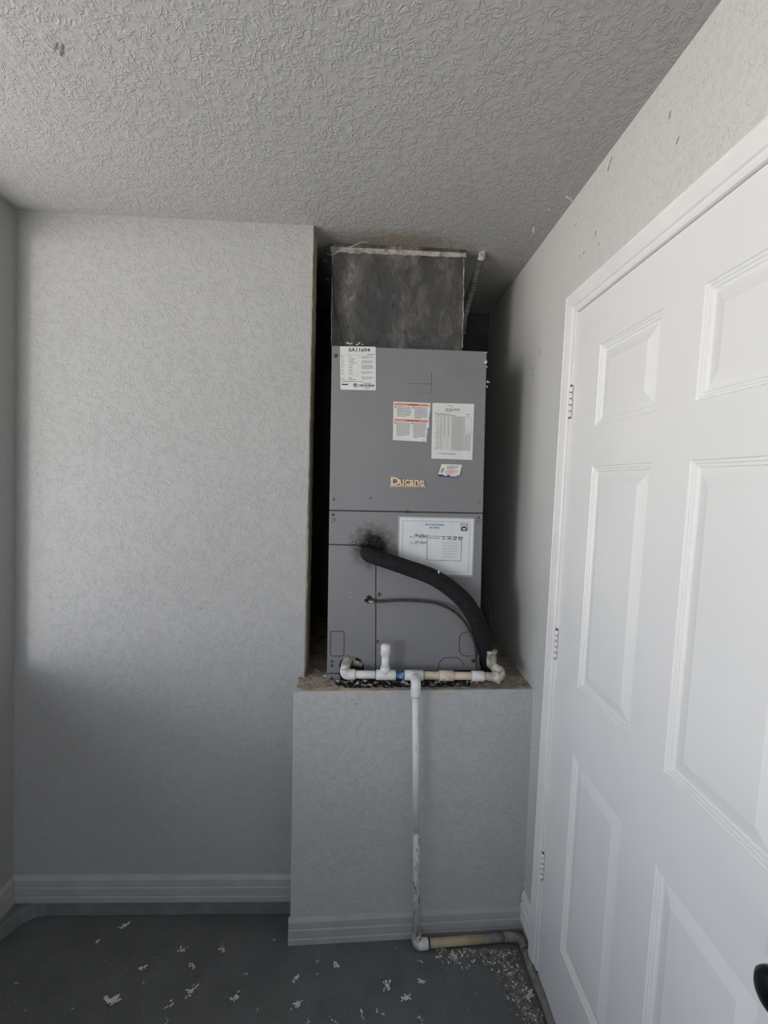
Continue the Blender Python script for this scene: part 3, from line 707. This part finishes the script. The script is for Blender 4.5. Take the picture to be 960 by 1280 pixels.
# down pipe
bx = onY(521, 1165, yd).x; RD = .0112; mx_ = dx+(bx-dx)*.57
MB().tube([(dx, yd, zrun-.044), (mx_, yd, .42)], RD, 18).obj('pipe', pmat('scuffed_white_paint', (.72, .72, .70, 1), (.40, .39, .37, 1), .55, 0, 50, 6, .52, .75, stretch=(1, 1, .3)), dr, label='upright pipe down the platform front, white and scuffed')
MB().tube([(mx_, yd, .42), (bx, yd, .04)], RD, 18).obj('pipe', M_pvcpaint, dr, label='lower end of the upright pipe with peeling paint')
MB().tube(smoothpath([(bx, yd, .052), (bx, yd, .030), (bx+.004, yd-.004, .0185), (bx+.012, yd-.006, .0180)], 5), R2*.95, 16).obj('elbow', M_pvcdirty, dr)
fa = Vector((bx+.004, yd-.006, .0185)); fb = onZ(648, 1171, .016)
fb = Vector((XR-.052, fb.y, .0165)); fb.y = min(fb.y, YPR-.03)
fl = lambda t: fa+(fb-fa)*t
MB().tube([fl(0), fl(.01), fl(.10), fl(.11)], [R2*.9, R2, R2, R2*.9], 18).obj('coupling', M_pvc, dr)
MB().tube([fl(.105), fl(.125)], R1*1.1, 18).obj('cement_ring', M_black, dr)
MB().tube([fl(.12), fl(.72)], R1*1.02, 18).obj('pipe', M_pvctan, dr, label='tan pipe lying along the floor')
MB().tube([fl(.72), fl(.95)], R1, 18).obj('pipe', M_pvcgrey, dr)
pe = [onZ(651, 1174, .016), onZ(657, 1188, .016), onZ(668, 1222, .0155), onZ(680, 1250, .0155), onZ(692, 1285, .0155), onZ(712, 1340, .0155)]
MB().tube(smoothpath([fl(.93), fl(.985), pe[0], pe[1]], 6), R1*1.12, 18).obj('elbow', M_pvcgrey, dr)
MB().tube(smoothpath(pe[1:], 6), R1, 18).obj('pipe', M_pvcgrey, dr, label='dull grey brown pipe along the foot of the door wall')

# ------------------------------------------------------------------ lint, scraps and scuffs
def scrap(px, py, sz, seed, lab, grp=None, mat=M_fluff, n=5):
    sz *= .78; p = onZ(px, py, .004); b = MB(); rr = random.Random(seed); main = rr.uniform(0, math.pi)
    for k in range(n):
        a = main+rr.choice((0, math.pi))+rr.uniform(-.9, .9); d = Vector((math.cos(a), math.sin(a), rr.uniform(0, .25)))
        q = sz*rr.uniform(0, .85); e = Vector((d.y, -d.x, 0))*sz*rr.uniform(-.22, .22); b.blob(p+d*q*.9+e, (sz*rr.uniform(.12, .38), sz*rr.uniform(.05, .17), sz*.08), (d.x+rr.uniform(-.7, .7), d.y+rr.uniform(-.7, .7), d.z), rr.random(), .5)
    zmin = min(v[2] for v in b.v); b.v = [(x, y, z-zmin+.0006) for x, y, z in b.v]
    return tag(recenter(b.obj('lint_scrap', mat)), lab, 'scrap', grp)
G = 'white scraps strewn over the dark floor'
named = [
 (155, 1157, .030, 'feathery white scrap on the floor below the back baseboard, pointing up'),
 (122, 1176, .014, 'small oval white scrap left of the feathery one on the floor'),
 (141, 1251, .042, 'largest clump of white and grey scraps in the left foreground'),
 (178, 1210, .022, 'flat streaky white scrap on the floor mid left'),
 (228, 1187, .024, 'curled white scrap on the floor, upper middle of the left half'),
 (241, 1206, .020, 'compact bright white scrap on the floor below the curled one'),
 (279, 1186, .022, 'forked pale scrap on the floor in front of the left wall'),
 (240, 1238, .026, 'long bent white scrap between the largest clump and the twiggy one'),
 (294, 1246, .026, 'twiggy white scrap on the floor with thin arms'),
 (370, 1222, .022, 'upright bright white scrap, upper of two below the platform corner'),
 (370, 1255, .030, 'bright fluffy white clump, lower of two below the platform corner'),
 (421, 1207, .026, 'spiky white scrap just in front of the platform baseboard'),
 (483, 1232, .030, 'tufted white scrap left of the forked one at the middle bottom'),
 (507, 1247, .030, 'three pronged white scrap on the floor near the middle bottom'),
 (662, 1244, .032, 'white sliver lying on the dirt beside the wall pipe'),
 (527, 1226, .020, 'broken white scrap on the floor under the drain coupling'),
 (567, 1195, .028, 'white flake at the left end of the dirt patch')]
for k, (x, y, s, l) in enumerate(named): scrap(x, y, s, 100+k, l, G, M_fluff, 12)
small = [(170, 1196, .016), (277, 1179, .009), (307, 1216, .014), (120, 1227, .018), (233, 1246, .012), (210, 1258, .026), (258, 1221, .008), (342, 1173, .014), (397, 1200, .014), (458, 1212, .012),
 (453, 1269, .024), (475, 1265, .022), (440, 1259, .016), (419, 1276, .018), (385, 1277, .016), (15, 1254, .018), (22, 1228, .012), (92, 1259, .010), (50, 1207, .012), (240, 1141, .012), (322, 1261, .010), (540, 1234, .010),
 (526, 1200, .016), (525, 1274, .020), (64, 1236, .007), (180, 1227, .010), (197, 1196, .007), (181, 1203, .009), (208, 1275, .020), (380, 1180, .009), (460, 1180, .010), (494, 1184, .012), (396, 1218, .010), (300, 1212, .007), (131, 1200, .007), (32, 1262, .009)]
for k, (x, y, s) in enumerate(small): scrap(x, y, s, 300+k, 'tiny pale lint scrap on the floor '+('left of the large grey and white clump' if x < 135 else 'right of the large clump' if x < 366 else 'in front of the platform baseboard'), 'tiny scraps on the floor '+('at the left' if x < 135 else 'in the middle' if x < 366 else 'by the platform'), M_fluff if k % 3 else M_fluff2, 4)
# dirt patch in the corner by the wall pipe
b = MB(); b2 = MB(); rr = random.Random(21)
for k in range(1300):
    t = rr.random(); 
    if t < .45: px, py = 545+105*rr.random(), 1186+rr.random()**1.3*(6+24*rr.random()); 
    else:
        s = rr.random(); px, py = 622+52*s+rr.gauss(0, 8), 1195+88*s+rr.gauss(0, 6)
    if px > 640+ (py-1170)*.40: continue
    p = onZ(px, py, .002); sz = rr.uniform(.0012, .0052)
    (b if rr.random() < .16 else b2).blob((p.x, p.y, .0015), (sz*1.4, sz*.6, sz*.35), (rr.uniform(-1, 1), rr.uniform(-1, 1), .1), k, .5)
tag(b.obj('white_debris', M_fluff, kind='stuff'), 'white crumbs scattered over the dirt beside the wall pipe', 'debris')
tag(b2.obj('dirt', M_fluff2, kind='stuff'), 'brown grey dirt gathered in the floor corner by the wall pipe', 'dirt')
b = MB()
for k in range(260):
    px, py = rr.uniform(0, 640), 1150+130*rr.random()**.8
    if px > 366 and py < 1186: continue
    p = onZ(px, py, .001); sz = rr.uniform(.0008, .0032); b.blob((p.x, p.y, .001), (sz*1.6, sz*.7, sz*.5), (rr.uniform(-1, 1), rr.uniform(-1, 1), 0), k, .5)
tag(b.obj('lint_specks', M_fluff2, kind='stuff'), 'fine pale specks sprinkled over the dark floor', 'debris')
# debris on the platform
b = MB(); b2 = MB()
for (px, py, s) in ((424, 852, .012), (432, 853, .014), (440, 852.5, .009), (447, 855, .010), (456, 852, .008), (464, 857, .009), (470, 854, .008), (505, 853, .018), (510, 856, .012), (546, 853, .016), (540, 857, .008), (572, 856, .009), (585, 853, .007), (617, 850, .022), (612, 851, .012), (620, 853, .014), (396, 839, .010), (407, 846, .010), (389, 846, .006)):
    p = onZ(px, py, ZP+.003); lint(b, (p.x, max(p.y, YPL+.012), ZP+.004), s*.8, int(px*7), 6)
for k in range(26): lint(b, onZ(rr.uniform(412, 600), rr.uniform(850, 858), ZP+.004), rr.uniform(.003, .006), k, 4)
for k in range(620):
    px = rr.uniform(372, 655); py = rr.uniform(835, 860)
    p = onZ(px, py, ZP+.001)
    if not (YPL+.01 < p.y < YH-.004 or px > 602 or px < 406): continue
    if p.y > 2.0: continue
    sz = rr.uniform(.0012, .005); b2.blob((p.x, p.y, ZP+.001), (sz*1.3, sz*.8, sz*.5), (rr.uniform(-1, 1), rr.uniform(-1, 1), 0), k, .5)
for v in b.v: pass
b.v = [(x, y, max(z, ZP+.0004)) for x, y, z in b.v]
tag(b.obj('platform_lint', M_fluff, kind='stuff'), 'white lint tufts lying on the platform under the drain pipe', 'lint')
tag(b2.obj('platform_dirt', M_fluff2, kind='stuff'), 'brown grit on the plywood platform top', 'dirt')
# lint tufts on the cabinet and riser
b = MB()
for (px, py, s, y) in ((438, 430, .024, YH+.02), (447, 431, .014, YH), (453, 431, .006, YH), (608, 441, .010, YH-.002), (608, 454, .015, YH-.002), (609.5, 459, .014, YH-.002), (608.5, 478, .014, YH+.004), (609, 484, .011, YH+.004), (523, 437, .006, YH+.02), (537, 436, .004, YH), (599.8, 641, .004, YH), (437, 741, .009, YH), (438.5, 747, .011, YH), (436, 753, .008, YH), (442, 769, .006, YH), (437.5, 515, .007, YH), (437, 519, .007, YH), (436, 527, .005, YH), (583, 771, .004, YH), (477, 642, .004, YH), (610, 812, .007, YPI+.04), (616, 811, .008, YPI+.04), (620, 813, .006, YPI+.045), (593, 838, .004, YH), (608.8, 520, .003, YH), (409, 772, .003, YH)):
    p = onY(px, py, y); lint(b, p, s*.55, int(px*13+py), 4, .8)
b.obj('lint', M_fluff, ah, kind='stuff', label='white lint caught on the cabinet corners and edges')
# twine and wire at the duct's left corner
tw = smoothpath([onY(413, 319, 1.70), onY(425, 314, 1.69), onY(441, 307.5, 1.69), onY(455, 301.5, 1.70), onY(461, 301, 1.71)], 6)
tw = [Vector((p.x, p.y, min(p.z, H-.002))) for p in tw]
tag(recenter(MB().tube(tw, .0016, 6).obj('twine', M_twine)), 'pale strand of twine stretched across the duct top left corner', 'twine')
wp = smoothpath([onY(415, 330, 1.712), onY(417, 365, 1.712), onY(419, 390, 1.712), onY(424, 408, 1.705), onY(428, 424, 1.70), onY(430, 433, 1.69)], 6)
tag(recenter(MB().tube(wp, .0013, 6).obj('dark_wire', M_black)), 'thin dark wire hanging down the left edge of the duct', 'wire')
b = MB()
for px, py, s in ((407, 327, .012), (410, 318, .010), (413, 335, .008), (411, 350, .010), (413, 378, .006), (406, 333, .006)): lint(b, onY(px, py, 1.70), s*.6, int(px+py), 4, .5)
tag(b.obj('cobweb_lint', M_fluff2, kind='stuff'), 'dusty tufts hanging in the gap left of the duct', 'lint')
# chips and scuffs
def chips(lst, plane, name, mat, label, cat='mark', par=None):
    b = MB(); rr = random.Random(len(lst))
    for px, py, L_, a in lst:
        if plane == 'R': p = onX(px, py, XR); p = Vector((rx(p.z)-.0005, p.y, p.z)); d = Vector((0, -math.cos(a), math.sin(a))); n_ = (.0012)
        elif plane == 'C': p = onZ(px, py, H-.0008); d = Vector((math.cos(a), math.sin(a), 0))
        else: p = onY(px, py, YW-.0006 if plane == 'B' else YPL-.0008+(YPR-YPL)*max(0, (px-367)/295)); d = Vector((math.cos(a), 0, math.sin(a)))
        for k in range(3):
            q = p+d*L_*rr.uniform(-.6, .6)
            b.blob(q, (L_*rr.uniform(.3, .7), L_*.13 if plane != 'C' else L_*.2, .0009), d, rr.random(), .4)
    if plane == 'R': b.v = [(max(x, rx(z)-.0016), y, z) for x, y, z in b.v]
    elif plane == 'C': b.v = [(x, y, max(z, H-.0018)) for x, y, z in b.v]
    b.obj(name, mat, bpy.data.objects[par], kind='stuff', label=label)
chips([(677, 441, .012, 1.2), (668, 462, .008, 1.5), (668, 470, .012, 1.6), (723, 281, .006, .8), (748, 292, .007, 1.3), (752, 305, .007, .5), (733, 316, .005, 1), (728, 320, .005, 2), (842, 146, .010, 1.3), (852, 175, .009, 1.0), (718, 250, .018, .8), (682, 682, .003, 1), (661, 806, .003, 1), (767, 203, .020, .9), (764, 350, .010, .9)], 'R', 'wall_chips', M_mark, 'small dark chips and scuffs on the wall around the door head', par='wall_right')
chips([(77, 63, .016, 2.2), (70, 56, .012, 2.3)], 'C', 'ceiling_gouge', M_mark, 'dark gouge in the ceiling texture at the upper left', par='ceiling')
chips([(710, 247, .022, .6), (715, 250, .014, 1.6), (667, 288, .022, 1.2), (686, 262, .010, 1.2), (632, 298, .012, 1.2), (618, 308, .01, 1)], 'C', 'ceiling_flakes', M_fluff, 'white flakes of loose paint on the ceiling near the side wall', par='ceiling')
chips([(323, 331, .006, 1.4), (376, 362, .003, 1), (360, 1070, .006, 1.4), (245, 342, .003, 1), (317, 637, .007, 2.2), (324, 712, .006, 1.5)], 'B', 'wall_flecks', M_fluff, 'small white flecks on the textured back wall', par='wall_back')
chips([(565, 1044, .003, 0), (628, 1115, .003, 1), (426, 872, .003, 1), (593, 885, .004, 0), (444, 880, .007, .3)], 'P', 'platform_nicks', M_mark, 'tiny dark nicks on the platform front', par='platform')
